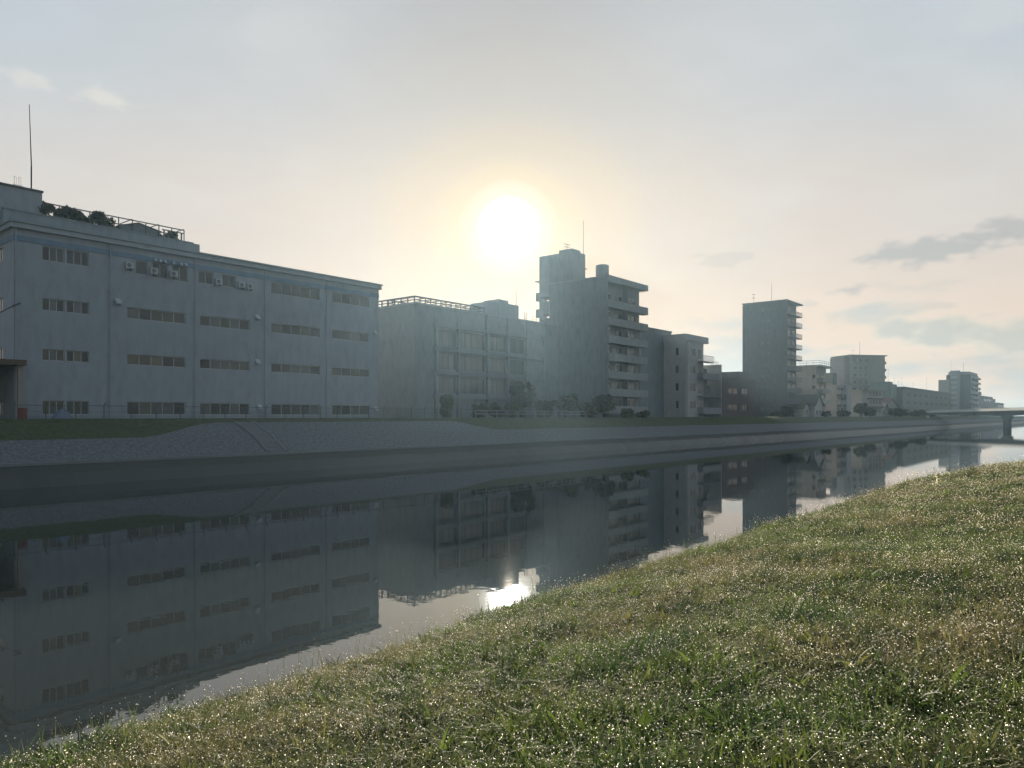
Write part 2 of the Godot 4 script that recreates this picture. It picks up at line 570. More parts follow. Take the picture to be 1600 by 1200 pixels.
func grass() -> void:
	rng.seed = 77
	var tufts := []
	var tips := []
	for v in 7:
		var st := tool()
		var ends := []
		for k in 15:
			var a := rng.randf() * TAU
			var at := Vector3(cos(a), 0, sin(a)) * sqrt(rng.randf()) * 0.03
			at.y = -0.012
			var lean := Vector3(rng.randfn(0, 0.8), 0, rng.randfn(0, 0.8))
			var dry := rng.randf()
			var col := Color(0.95, 1.0, 0.8)
			if dry < 0.25: col = Color(1.9, 1.35, 1.0)
			elif dry < 0.5: col = Color(0.7, 0.85, 0.7)
			elif dry < 0.6: col = Color(1.5, 1.45, 0.8)
			var h := rng.randf_range(0.016, 0.040) * (1.25 if rng.randf() < 0.15 else 1.0)
			ends.append(blade(st, at, h, rng.randf_range(0.0017, 0.0034), lean, col, 3))
		tufts.append(st.commit())
		tips.append(ends)
	# short broad leaves that stand between the blades here and there
	var broad_leaf := tool()
	var leaf_ends := []
	for k in 6:
		var lean := Vector3(rng.randfn(0, 0.5), 0, rng.randfn(0, 0.5))
		leaf_ends.append(blade(broad_leaf, Vector3(rng.randfn(0, 0.008), -0.01, rng.randfn(0, 0.008)), rng.randf_range(0.03, 0.055), rng.randf_range(0.004, 0.0065), lean, Color(0.9, 1.25, 0.6), 4))
	tufts.append(broad_leaf.commit())
	tips.append(leaf_ends)
	var stalk := tool()
	var stalk_ends := []
	for k in 3:
		stalk_ends.append(blade(stalk, Vector3(rng.randfn(0, 0.012), -0.01, rng.randfn(0, 0.012)), rng.randf_range(0.06, 0.115), 0.0013, Vector3(rng.randfn(0, 0.2), 0, rng.randfn(0, 0.2)), Color(1.5, 1.1, 0.75), 4))
	tufts.append(stalk.commit())
	tips.append(stalk_ends)
	var put := []
	for v in tufts.size(): put.append([])
	var drops := []
	var r := 0.45
	while r < 34.0:
		var dr := r * 0.05
		var dens := 1900.0 if r < 2.0 else 1900.0 * pow(2.0 / r, 1.05)
		var area := dr * r * deg_to_rad(140.0)
		var n := int(dens * area + rng.randf())
		for i in n:
			var a := deg_to_rad(rng.randf_range(-62.0, 78.0))
			var rr := r + rng.randf() * dr
			var w := Vector3(sin(a) * rr, 0, -cos(a) * rr)
			var s := w.dot(R)
			var p := w.dot(N)
			if p > 3.2 or p < (-1.8 if rr < 8.0 else -0.9 - 0.03 * s) or s < -2.5: continue
			var patch := broad.get_noise_2d(s * 70.0, p * 70.0)
			var green := fine.get_noise_2d(s * 45.0 + 300.0, p * 45.0)
			var clump := fine.get_noise_2d(s * 150.0 + 80.0, p * 150.0)
			var v := rng.randi() % 7
			if rng.randf() < 0.035 + 0.12 * maxf(patch, 0.0): v = 7
			elif rng.randf() < (0.07 if absf(p - crest(s).x) < 0.35 else 0.015): v = 8
			var size := rng.randf_range(0.7, 1.3) * clampf(1.0 + 0.3 * patch + 0.6 * clump, 0.86, 1.5) * clampf(pow(rr / 3.0, 0.3), 1.0, 1.7)
			var up := Vector3(rng.randfn(0, 0.12), 1, rng.randfn(0, 0.12)).normalized()
			var b := Basis(Quaternion(Vector3.UP, up)) * Basis(Vector3.UP, rng.randf() * TAU)
			var t := Transform3D(b.scaled(Vector3.ONE * size), rf(s, meadow(s, p), p))
			var c := Color(0.118, 0.158, 0.046).lerp(Color(0.19, 0.16, 0.085), clampf(0.36 + 1.3 * green + rng.randfn(0, 0.22), 0, 1))
			c = c.lerp(Color(0.04, 0.072, 0.034), clampf(2.6 * clump - 0.15, 0.0, 0.9))
			c = c * rng.randf_range(0.7, 1.3)
			c.a = 1.0
			put[v].append([t, c])
			var keep := 0.66 if rr < 3 else 0.42
			for e in tips[v]:
				if rng.randf() < keep * (0.75 + 0.6 * fine.get_noise_2d(s * 90.0 + 50, p * 90.0 + 10)) or v == 8:
					var rad := (0.0005 + 0.0011 * pow(rng.randf(), 2.5)) * (1.0 if rr < 2.5 else pow(rr / 2.5, 0.55))
					drops.append(Transform3D(Basis().scaled(Vector3.ONE * rad), t * e))
		r += dr
	for v in tufts.size():
		var mm := MultiMesh.new()
		mm.transform_format = MultiMesh.TRANSFORM_3D
		mm.use_colors = true
		mm.mesh = tufts[v]
		mm.instance_count = put[v].size()
		for i in put[v].size():
			mm.set_instance_transform(i, put[v][i][0])
			mm.set_instance_color(i, put[v][i][1])
		var o := MultiMeshInstance3D.new()
		o.multimesh = mm
		o.material_override = M.blade
		o.name = numbered("broad_leaf_grass" if v == 7 else "seed_stalk_grass" if v == 8 else "meadow_grass")
		add_child(o)
		tag(o, "", "grass", "", "stuff")
	var bead := SphereMesh.new()
	bead.radius = 1.0
	bead.height = 2.0
	bead.radial_segments = 10
	bead.rings = 6
	var mm := MultiMesh.new()
	mm.transform_format = MultiMesh.TRANSFORM_3D
	mm.mesh = bead
	mm.instance_count = drops.size()
	for i in drops.size():
		mm.set_instance_transform(i, drops[i])
	var o := MultiMeshInstance3D.new()
	o.multimesh = mm
	o.material_override = M.dew
	o.name = "dew_drops"
	add_child(o)
	tag(o, "", "dew", "", "stuff")
	print("tufts ", put.map(func(x): return x.size()), " drops ", drops.size())


# ---------------------------------------------------------------- the factory
func building(called: String, label: String, s: float, p: float, yaw := 0.0, group := "", category := "building") -> Node3D:
	return thing(called, label, category, rf(s, GROUND, p), YAW + deg_to_rad(yaw), group)


func factory() -> void:
	var o := building("factory_building", "long pale grey four storey factory with blue band, left of the picture", 19.0, 64.1)
	var w := 35.3
	var h := 14.5
	var d := 24.0
	var rows := [[0.45, 1.09], [4.63, 0.9], [8.5, 0.96], [12.35, 1.12]]
	var spans := [[1.9, 3.45, 3], [3.6, 5.25, 3], [8.2, 13.2, 5], [14.55, 19.45, 5], [21.8, 27.45, 5], [29.0, 33.95, 4]]
	var rects := []
	for k in 4:
		for g in spans:
			if k == 3 and g[0] == 8.2:
				rects += [[Rect2(8.9, rows[k][0], 1.0, rows[k][1]), 1, k], [Rect2(10.3, rows[k][0] - 0.1, 1.35, 1.3), 2, k], [Rect2(12.0, rows[k][0] - 0.1, 1.4, 1.3), 2, k]]
			elif k == 3 and g[0] == 14.55:
				rects += [[Rect2(14.4, rows[k][0], 1.4, 1.1), 2, k], [Rect2(16.7, rows[k][0], 1.35, 1.1), 2, k]]
			else:
				rects.append([Rect2(g[0], rows[k][0], g[1] - g[0], rows[k][1]), g[2], k])
	var side := []
	for k in 4:
		for u in [4.0, 12.0, 19.0]:
			side.append(Rect2(u, rows[k][0], 2.6, 1.0))
	var st := tool()
	body(st, w, h, d, {"front": rects.map(func(x): return x[0]), "left": side})
	obj("wall", st, M.factory, o)
	for q in rects:
		window(o, Transform3D(), q[0], q[1], M.frame, M.glass_yellow if q[2] < 2 else M.glass)
	for r in side:
		window(o, face("left", w, d), r, 3, M.frame, M.glass)
	st = tool()
	box(st, Vector3(-0.28, h, -d - 0.28), Vector3(w + 0.28, h + 0.12, 0.28))
	box(st, Vector3(-0.22, h + 0.12, -d - 0.22), Vector3(w + 0.22, h + 0.4, 0.22))
	obj("roof", st, M.factory_trim, o)
	obj("eave_shadow_trim", box_mesh(Vector3(-0.34, h + 0.4, -d - 0.34), Vector3(w + 0.34, h + 0.56, 0.34)), M.roof_wall, o)
	st = tool()
	box(st, Vector3(-0.04, 13.58, 0.003), Vector3(w + 0.04, 13.98, 0.045))
	box(st, Vector3(-0.045, 13.58, -d), Vector3(-0.003, 13.98, 0.003))
	obj("blue_band", st, M.blue_band, o)
	for x in [0.0, 6.7, 13.9, 20.9, 28.1, w - 0.25]:
		st = tool()
		rod(st, Vector3(x + 0.12, 0, 0.1), Vector3(x + 0.12, h, 0.1), 0.045)
		for k in 5:
			box(st, Vector3(x + 0.03, 1.5 + k * 3.0, 0.0), Vector3(x + 0.21, 1.56 + k * 3.0, 0.17))
		obj("downpipe", st, M.downpipe, o)
	for q in [[7.95, 12.65], [9.98, 12.5], [11.7, 12.5], [15.85, 12.4], [18.15, 12.4], [19.0, 12.4]]:
		st = tool()
		box(st, Vector3(q[0] - 0.02, q[1], 0.12), Vector3(q[0] + 0.62, q[1] + 0.5, 0.42))
		box(st, Vector3(q[0] + 0.05, q[1] - 0.12, 0.0), Vector3(q[0] + 0.1, q[1], 0.4))
		box(st, Vector3(q[0] + 0.5, q[1] - 0.12, 0.0), Vector3(q[0] + 0.55, q[1], 0.4))
		var ac := obj("air_conditioner", st, M.white, o)
		st = tool()
		rod(st, Vector3(q[0] + 0.25, q[1] + 0.25, 0.42), Vector3(q[0] + 0.25, q[1] + 0.25, 0.43), 0.18, 0.18, 12)
		obj("fan_grille", st, M.frame_dark, ac)
	for q in [[7.2, 9.6], [20.0, 9.6], [20.0, 5.3], [34.5, 9.4], [20.2, 1.0], [34.6, 0.9]]:
		st = tool()
		box(st, Vector3(q[0], q[1], 0.0), Vector3(q[0] + 0.45, q[1] + 0.1, 0.4))
		quad(st, Vector3(q[0], q[1] + 0.1, 0.4), Vector3(q[0] + 0.45, q[1] + 0.1, 0.4), Vector3(q[0] + 0.45, q[1] + 0.5, 0.0), Vector3(q[0], q[1] + 0.5, 0.0), Vector3(0, 0.7, 0.7))
		obj("vent_hood", st, M.white, o)
	for x in [10.45, 10.85, 11.25, 12.0, 12.7, 13.1]:
		st = tool()
		rod(st, Vector3(x, 13.75, 0.0), Vector3(x, 13.75, 0.3), 0.13, 0.13, 10)
		rod(st, Vector3(x, 13.75, 0.25), Vector3(x, 13.55, 0.32), 0.13, 0.13, 10)
		obj("vent_pipe", st, M.white, o)
	# roof terrace
	st = tool()
	box(st, Vector3(-0.1, h + 0.56, -2.2), Vector3(15.5, h + 1.75, -1.9))
	box(st, Vector3(-0.1, h + 0.56, -d + 2), Vector3(0.2, h + 1.75, -2.2))
	box(st, Vector3(-0.16, h + 1.75, -2.26), Vector3(14.9, h + 1.83, -1.84))
	obj("parapet", st, M.roof_wall, o)
	obj("penthouse", box_mesh(Vector3(-6.0 + 3.5, h + 0.56, -9.5), Vector3(2.85, h + 3.8, -2.9)), M.factory, o)
	obj("penthouse_coping", box_mesh(Vector3(-2.6, h + 3.8, -9.6), Vector3(2.92, h + 3.95, -2.8)), M.dark_trim, o)
	st = tool()
	for z in [-2.9, -5.2]:
		box(st, Vector3(2.85, h + 3.0, z - 0.04), Vector3(14.55, h + 3.08, z + 0.04))
		for k in 11:
			box(st, Vector3(2.9 + k * 1.158, h + 0.56, z - 0.03), Vector3(2.97 + k * 1.158, h + 3.0, z + 0.03))
	for k in 5:
		box(st, Vector3(12.6 + k * 0.4, h + 0.56, -2.93), Vector3(12.72 + k * 0.4, h + 2.7, -2.87))
	box(st, Vector3(12.5, h + 2.7, -2.95), Vector3(14.5, h + 2.78, -2.85))
	for k in 6:
		box(st, Vector3(2.9 + k * 2.3, h + 3.08, -5.3), Vector3(2.97 + k * 2.3, h + 3.14, -2.85))
	obj("pergola", st, M.steel, o)
	st = tool()
	body(st, 3.4, 1.7, 1.8)
	flat_quad(st, Vector3(-0.15, 1.62, 0.15), Vector3(1.5, 2.15, 0.15), Vector3(1.5, 2.15, -1.95), Vector3(-0.15, 1.62, -1.95), Vector3.UP)
	flat_quad(st, Vector3(1.5, 2.15, 0.15), Vector3(3.6, 1.72, 0.15), Vector3(3.6, 1.72, -1.95), Vector3(1.5, 2.15, -1.95), Vector3.UP)
	tri(st, Vector3(0, 1.7, 0), Vector3(3.4, 1.7, 0), Vector3(1.5, 2.12, 0), Vector3.BACK)
	obj("roof_shed", st, M.block, o, Transform3D(Basis(), Vector3(8.9, h + 0.8, -3.0)))
	st = tool()
	rod(st, Vector3(2.25, h + 3.9, -3.4), Vector3(2.25, h + 5.9, -3.4), 0.07)
	rod(st, Vector3(2.25, h + 5.9, -3.4), Vector3(2.1, h + 10.8, -3.4), 0.055, 0.03)
	obj("lightning_mast", st, M.steel, o)
	st = tool()
	for x in [1.0, 1.32]:
		rod(st, Vector3(x, h + 3.9, -3.2), Vector3(x, h + 4.75, -3.2), 0.02)
		rod(st, Vector3(x + 0.14, h + 3.9, -3.2), Vector3(x + 0.14, h + 4.7, -3.2), 0.014)
		rod(st, Vector3(x, h + 4.75, -3.2), Vector3(x + 0.14, h + 4.7, -3.2), 0.014)
	rod(st, Vector3(0.9, h + 4.1, -3.2), Vector3(1.6, h + 4.1, -3.2), 0.02)
	obj("ladder_hoops", st, M.galv, o)
	# porch at the factory's left end
	var g := building("entrance_porch", "brown flat roofed porch at the left end of the factory", 15.2, 62.9, 0, "", "porch")
	obj("roof", box_mesh(Vector3(-3, 4.1, -5), Vector3(4.2, 4.5, 0.3)), M.shade, g)
	obj("back_wall", box_mesh(Vector3(-3, 0, -5), Vector3(3.7, 4.1, -4.8)), M.shade, g)
	obj("door", box_mesh(Vector3(1.2, 0, -4.8), Vector3(2.9, 2.5, -4.74)), M.dark_trim, g)
	for x in [0.3, 3.75]:
		obj("column", box_mesh(Vector3(x, 0, -0.35), Vector3(x + 0.3, 4.1, -0.05)), M.tan_wall, g)
	g = thing("street_lamp", "slanting lamp arm reaching in from the left edge before the factory", "street lamp", rf(15.6, 4.3, 61.8), YAW)
	st = tool()
	rod(st, Vector3(0, 0, 0), Vector3(0, 6.4, 0), 0.09, 0.07)
	obj("post", st, M.steel, g)
	st = tool()
	rod(st, Vector3(0, 6.35, 0), Vector3(2.75, 8.25, 0), 0.06, 0.045)
	obj("arm", st, M.steel, g)
	st = tool()
	box(st, Vector3(-0.05, -0.08, -0.12), Vector3(0.5, 0.06, 0.12), Transform3D(Basis(Vector3.BACK, 0.5), Vector3(2.7, 8.22, 0)))
	obj("lamp_head", st, M.steel, g)


# ---------------------------------------------------------------- the low long building behind the trees
func school() -> void:
	var o := building("school_building", "pale three storey building with roof lattice between factory and tall flats", 67.15, 72.0)
	var w := 33.0
	var h := 15.15
	var d := 20.0
	var rects := []
	for k in 3:
		var y := 3.55 + k * 3.25
		for q in [[4.1, 7.8, 3], [8.6, 13.8, 4], [15.0, 18.6, 4], [19.45, 23.2, 4]]:
			rects.append([Rect2(q[0], y, q[1] - q[0], 2.2), q[2]])
	var side := [Rect2(5, 6.5, 2.4, 1.8), Rect2(12, 6.5, 2.4, 1.8), Rect2(5, 10, 2.4, 1.8), Rect2(12, 10, 2.4, 1.8)]
	var st := tool()
	body(st, w, h, d, {"front": rects.map(func(x): return x[0]), "left": []}, 0.3)
	obj("wall", st, M.school, o)
	for q in rects:
		window(o, Transform3D(), q[0], q[1], M.frame_dark, M.glass_dim, 0.22, 0.1)
	for x in [3.6, 7.95, 14.15, 18.75, 23.4, 28.0]:
		obj("column", box_mesh(Vector3(x, 0, 0.002), Vector3(x + 0.5, h, 0.35)), M.school, o)
	for k in 4:
		obj("floor_ledge", box_mesh(Vector3(3.4, 2.75 + k * 3.25, 0.002), Vector3(28.6, 3.25 + k * 3.25, 0.3)), M.school, o)
	obj("roof", box_mesh(Vector3(-0.15, h, -d - 0.15), Vector3(w + 0.15, h + 0.25, 0.15)), M.school_dark, o)
	st = tool()
	for z in [-0.1, -5.5]:
		box(st, Vector3(0, h + 0.95, z - 0.1), Vector3(13.9, h + 1.12, z + 0.1))
		box(st, Vector3(0, h + 0.55, z - 0.05), Vector3(13.9, h + 0.66, z + 0.05))
		for k in 15:
			box(st, Vector3(k * 0.985, h + 0.25, z - 0.06), Vector3(k * 0.985 + 0.12, h + 0.95, z + 0.06))
	for x in [0.0, 13.8]:
		box(st, Vector3(x, h + 0.95, -18), Vector3(x + 0.16, h + 1.12, 0.0))
		box(st, Vector3(x, h + 0.55, -18), Vector3(x + 0.1, h + 0.66, 0.0))
		for k in 14:
			box(st, Vector3(x, h + 0.25, -1.3 * k - 0.2), Vector3(x + 0.1, h + 0.95, -1.3 * k))
	for k in 9:
		box(st, Vector3(0.6 + k * 1.5, h + 1.0, -5.5), Vector3(0.7 + k * 1.5, h + 1.1, 0))
	obj("roof_lattice", st, M.steel, o)
	obj("penthouse", box_mesh(Vector3(17.9, h + 0.25, -6.5), Vector3(24.3, h + 2.75, -2.0)), M.school_dark, o)
	obj("penthouse_cap", box_mesh(Vector3(19.8, h + 2.75, -5.5), Vector3(22.2, h + 3.3, -2.4)), M.school_dark, o)
	st = tool()
	rod(st, Vector3(24.0, h + 2.7, -2.3), Vector3(24.0, h + 5.4, -2.3), 0.04, 0.025)
	obj("aerial_rod", st, M.steel, o)
	st = tool()
	for x in [25.2, 25.9]:
		rod(st, Vector3(x, h + 0.2, -1.6), Vector3(x, h + 1.75, -1.6), 0.035)
	for k in 5:
		rod(st, Vector3(25.2, h + 0.5 + k * 0.3, -1.6), Vector3(25.9, h + 0.5 + k * 0.3, -1.6), 0.03)
	for k in 6:
		rod(st, Vector3(26.0 + k * 1.2, h + 0.2, -0.6), Vector3(26.0 + k * 1.2, h + 1.2, -0.6), 0.025)
	for y in [0.7, 1.2]:
		rod(st, Vector3(26.0, h + y, -0.6), Vector3(32.0, h + y, -0.6), 0.025)
	obj("roof_railing", st, M.steel, o)


# ---------------------------------------------------------------- blocks of flats
func aerial(parent: Node3D, at: Vector3, h: float, arms := 2) -> void:
	var st := tool()
	rod(st, at, at + Vector3.UP * h, 0.035, 0.03, 6)
	for k in arms:
		var y := at.y + h * (1.0 - 0.4 * k)
		rod(st, Vector3(at.x - 0.75, y, at.z), Vector3(at.x + 0.75, y, at.z), 0.025, 0.025, 5)
		for x in [-0.7, -0.35, 0.0, 0.35, 0.7]:
			rod(st, Vector3(at.x + x, y, at.z - 0.35), Vector3(at.x + x, y, at.z + 0.35), 0.015, 0.015, 4)
	obj("aerial", st, M.steel, parent)


func mast(parent: Node3D, at: Vector3, h: float, r := 0.05) -> void:
	var st := tool()
	rod(st, at, at + Vector3.UP * h, r, r * 0.6, 6)
	obj("aerial_mast", st, M.steel, parent)


func balcony(parent: Node3D, x0: float, x1: float, y: float, out: float, m: Material, bars := false, z := 0.0) -> void:
	var st := tool()
	box(st, Vector3(x0, y - 0.16, z), Vector3(x1, y, z + out))
	if bars:
		var n := int((x1 - x0) / 0.3)
		for k in n + 1:
			var x := lerpf(x0 + 0.03, x1 - 0.03, float(k) / n)
			box(st, Vector3(x - 0.025, y, z + out - 0.06), Vector3(x + 0.025, y + 1.0, z + out - 0.02))
		box(st, Vector3(x0, y + 1.0, z + out - 0.08), Vector3(x1, y + 1.07, z + out))
	else:
		box(st, Vector3(x0, y, z + out - 0.12), Vector3(x1, y + 1.05, z + out))
		box(st, Vector3(x0, y, z + 0.003), Vector3(x0 + 0.12, y + 1.05, z + out - 0.12))
		box(st, Vector3(x1 - 0.12, y, z + 0.003), Vector3(x1, y + 1.05, z + out - 0.12))
	obj("balcony", st, m, parent)


# a plain block: floors of windows on its river face and its upstream face
func flats(o: Node3D, w: float, h: float, d: float, m: Material, floors: int, first: float, rise: float, front: Array, left: Array, glass: Array, frame: Material) -> void:
	var fr := []
	var lf := []
	for k in floors:
		for q in front:
			fr.append(Rect2(q[0], first + k * rise + q[2], q[1], q[3]))
		for q in left:
			lf.append(Rect2(q[0], first + k * rise + q[2], q[1], q[3]))
	var st := tool()
	body(st, w, h, d, {"front": fr, "left": lf})
	obj("wall", st, m, o)
	for r in fr:
		window(o, Transform3D(), r, 2 if r.size.x > 1.0 else 1, frame, glass, 0.12, 0.08)
	for r in lf:
		window(o, face("left", w, d), r, 2 if r.size.x > 1.0 else 1, frame, glass, 0.12, 0.08)


func tall_flats() -> void:
	var o := building("apartment_building", "tallest near block of flats with stair tower and round tank, just right of the sun", 99.2, 63.2, 0, "")
	var h := 22.3
	flats(o, 11.4, h, 10.5, M.apart, 7, 1.0, 2.8, [[0.8, 1.6, 0.2, 1.9], [3.6, 2.4, 0.2, 1.9], [7.6, 2.4, 0.2, 1.9]], [], M.glass, M.frame)
	var st := tool()
	box(st, Vector3(-0.05, h, -10.52), Vector3(12.4, h + 0.2, 1.2))
	box(st, Vector3(0, h - 0.75, 0.9), Vector3(12.4, h, 1.2))
	box(st, Vector3(12.1, h - 0.75, -1.0), Vector3(12.4, h, 0.9))
	obj("parapet", st, M.apart_trim, o)
	for k in 7:
		balcony(o, 0.0, 12.4, 0.85 + k * 2.8, 1.2, M.apart_trim)
	for x in [0.0, 6.1]:
		obj("balcony_divider", box_mesh(Vector3(x, 0.7, 0.004), Vector3(x + 0.12, h, 0.9)), M.apart, o)
	# stair tower on the upstream side
	st = tool()
	box(st, Vector3(-0.02, h, -10.55), Vector3(3.4, 27.2, -5.6))
	obj("stair_tower", st, M.apart, o)
	obj("stair_tower_cap", box_mesh(Vector3(0.4, 27.2, -8.8), Vector3(2.9, 27.8, -6.2)), M.apart, o)
	for k in 8:
		obj("stair_landing", box_mesh(Vector3(0.0, 0.6 + k * 2.8, -12.6), Vector3(2.4, 2.75 + k * 2.8 if k < 7 else 27.2, -10.58)), M.apart, o)
	obj("stair_post", box_mesh(Vector3(0.01, 0, -12.55), Vector3(0.5, 27.0, -12.0)), M.apart, o)
	for k in 3:
		obj("stair_balcony", box_mesh(Vector3(0.2, 14.2 + k * 2.8, -13.5), Vector3(2.2, 15.6 + k * 2.8, -12.61)), M.apart, o)
	obj("canopy", box_mesh(Vector3(0.2, 23.1, -13.7), Vector3(2.2, 23.25, -12.61)), M.apart, o)
	st = tool()
	rod(st, Vector3(1.35, h + 0.2, -0.95), Vector3(1.35, h + 2.1, -0.95), 1.05, 1.05, 24)
	rod(st, Vector3(1.35, h + 2.1, -0.95), Vector3(1.35, h + 2.2, -0.95), 1.05, 0.8, 24)
	obj("water_tank", st, M.apart_trim, o)
	aerial(o, Vector3(1.6, 27.8, -8.0), 1.1)
	mast(o, Vector3(3.45, 22.5, -6.0), 10.4, 0.06)
	st = tool()
	for y in [23.4, 25.0]:
		box(st, Vector3(3.4, y, -6.6), Vector3(4.7, y + 0.07, -6.0))
	obj("wall_bracket", st, M.steel, o)

	o = building("apartment_building", "plain windowless slab block behind the flats with rounded parapet", 116.0, 66.0)
	obj("wall", box_mesh(Vector3(0, 0, -9), Vector3(11.7, 16.2, 0)), M.block, o)
	obj("roof", box_mesh(Vector3(-0.1, 16.2, -9.1), Vector3(11.9, 16.42, 0.1)), M.block, o)
	for q in [Vector3(9.0, 1.9, 0), Vector3(9.0, 5.0, 0)]:
		window(o, Transform3D(Basis(), q + Vector3(0, 0, 0.15)), Rect2(0, 0, 0.6, 1.4), 1, M.frame, M.glass, 0.12)

	o = building("apartment_building", "pale grey flats whose terraces step down to the right, beside the brown block", 124.2, 61.4)
	flats(o, 7.6, 14.2, 4.4, M.pale, 4, 1.1, 3.25, [[2.0, 2.2, 0.6, 1.5], [5.3, 1.4, 0.2, 1.9]], [[2.4, 0.7, 0.6, 1.5]], M.glass, M.frame)
	obj("parapet", box_mesh(Vector3(-0.06, 14.2, -4.5), Vector3(9.6, 15.4, 0.12)), M.pale, o)
	st = tool()
	rod(st, Vector3(0.45, 0, 0.12), Vector3(0.45, 14.2, 0.12), 0.11)
	obj("drainpipe", st, M.white, o)
	obj("rear_wing", box_mesh(Vector3(4.2, 0, -13), Vector3(7.55, 14.1, -4.45)), M.block, o)
	for k in 4:
		var reach: float = [13.4, 13.4, 12.2, 9.9][k]
		obj("terrace_wall", box_mesh(Vector3(7.62, 3.25 * k - 0.1, -4.2), Vector3(reach - 1.2, 3.25 * k + 3.05, -0.9)), M.block, o)
		balcony(o, 5.0, reach, 0.9 + 3.25 * k, 1.1, M.pale if k == 3 else M.grey, k in [1, 3], 0.01)
	obj("end_wall", box_mesh(Vector3(13.2, 0, -4.0), Vector3(13.42, 10.4, 1.1)), M.pale, o)
	st = tool()
	for k in 8:
		rod(st, Vector3(9.8 + k * 0.48, 9.7, 0.6), Vector3(9.8 + k * 0.48, 10.9, 0.6), 0.02, 0.02, 5)
	rod(st, Vector3(9.8, 10.9, 0.6), Vector3(13.2, 10.9, 0.6), 0.025, 0.025, 5)
	obj("terrace_railing", st, M.steel, o)
	mast(o, Vector3(13.3, 9.3, 0), 1.6, 0.03)

	o = building("low_block", "low brown red block left of the dark tower", 143.0, 66.0)
	flats(o, 26.0, 8.5, 10.0, M.brown, 2, 1.2, 3.6, [[4.0, 1.6, 0.5, 1.1], [11.0, 5.4, 0.4, 1.3], [18.5, 3.4, 0.4, 1.3]], [], M.glass, M.frame_dark)
	obj("roof", box_mesh(Vector3(-0.1, 8.5, -10.1), Vector3(26.1, 8.72, 0.12)), M.brown, o)
	obj("stair_head", box_mesh(Vector3(18.2, 8.72, -7), Vector3(24, 10.4, -0.5)), M.brown, o)
	aerial(o, Vector3(6.5, 8.7, -2), 2.2)
	aerial(o, Vector3(11.0, 8.7, -3), 1.2, 1)

	o = building("apartment_tower", "dark slab tower standing alone with balconies down its right side", 190.0, 67.0, 0, "", "tower block")
	flats(o, 10.6, 29.8, 10.3, M.tower, 10, 1.0, 2.87, [[1.0, 2.2, 0.2, 1.9], [4.2, 2.4, 0.2, 1.9], [7.6, 2.2, 0.2, 1.9]], [[4.8, 1.0, 0.6, 1.0], [6.4, 0.8, 0.7, 0.8]], M.glass_dim, M.frame_dark)
	obj("roof", box_mesh(Vector3(-0.25, 29.8, -10.5), Vector3(12.0, 30.1, 1.35)), M.tower, o)
	obj("corner_pillar", box_mesh(Vector3(-0.03, 0, 0.004), Vector3(0.7, 29.8, 1.2)), M.tower, o)
	obj("corner_pillar", box_mesh(Vector3(-0.12, 0, -10.42), Vector3(0.5, 29.5, -9.6)), M.tower, o)
	for k in 10:
		balcony(o, 0.71, 11.7, 0.85 + k * 2.87, 1.25, M.tower_trim, true)
	mast(o, Vector3(2.4, 30.0, -3.6), 5.2, 0.07)
	aerial(o, Vector3(0.9, 30.0, -7.8), 2.4)

	o = building("apartment_building", "beige five storey flats with roof railing, right of the dark tower", 211.3, 65.2)
	flats(o, 9.0, 13.9, 8.0, M.beige, 4, 1.2, 3.0, [[1.0, 2.6, 0.3, 1.7], [5.0, 2.6, 0.3, 1.7]], [[7.0, 0.8, 0.6, 1.0]], M.glass, M.frame_dark)
	obj("roof", box_mesh(Vector3(-0.1, 13.9, -8.1), Vector3(10.4, 14.5, 1.3)), M.beige, o)
	for k in 4:
		balcony(o, 2.0, 10.2, 0.9 + k * 3.0, 1.2, M.beige)
	st = tool()
	for q in [[0.2, -8.0, 0.2, 1.0], [0.2, 1.0, 10.0, 1.0]]:
		for y in [15.1, 15.7]:
			rod(st, Vector3(q[0], y, q[1]), Vector3(q[2], y, q[3]), 0.04, 0.04, 5)
		for k in 6:
			var a := Vector3(q[0], 14.5, q[1]).lerp(Vector3(q[2], 14.5, q[3]), k / 5.0)
			rod(st, a, a + Vector3.UP * 1.25, 0.04, 0.04, 5)
	obj("roof_railing", st, M.steel, o)
	for k in 3:
		obj("lower_annex_floor", box_mesh(Vector3(-1.9, k * 3.0, -9.5), Vector3(-0.02, k * 3.0 + 2.9, -5.0)), M.grey, o)

	o = building("apartment_building", "grey flats in two joined steps with pale end wall, right of the beige flats", 230.0, 65.0)
	flats(o, 12.0, 9.6, 8.0, M.grey, 3, 1.2, 3.0, [[1.0, 2.0, 0.4, 1.2], [4.2, 2.0, 0.4, 1.2]], [[3.0, 1.6, 0.4, 1.2]], M.glass, M.frame_dark)
	obj("upper_block", box_mesh(Vector3(0.2, 9.62, -8), Vector3(4.4, 13.2, -1.2)), M.olive, o)
	obj("end_wall", box_mesh(Vector3(7.0, 0, 0.004), Vector3(12.2, 9.9, 0.8)), M.pale, o)
	for k in 3:
		balcony(o, 0.2, 6.9, 0.9 + k * 3.0, 1.0, M.grey)
	st = tool()
	for k in 7:
		rod(st, Vector3(5.5 + k, 9.6, -0.5), Vector3(5.5 + k, 10.7, -0.5), 0.03, 0.03, 5)
	rod(st, Vector3(5.5, 10.7, -0.5), Vector3(11.5, 10.7, -0.5), 0.03, 0.03, 5)
	obj("roof_railing", st, M.steel, o)


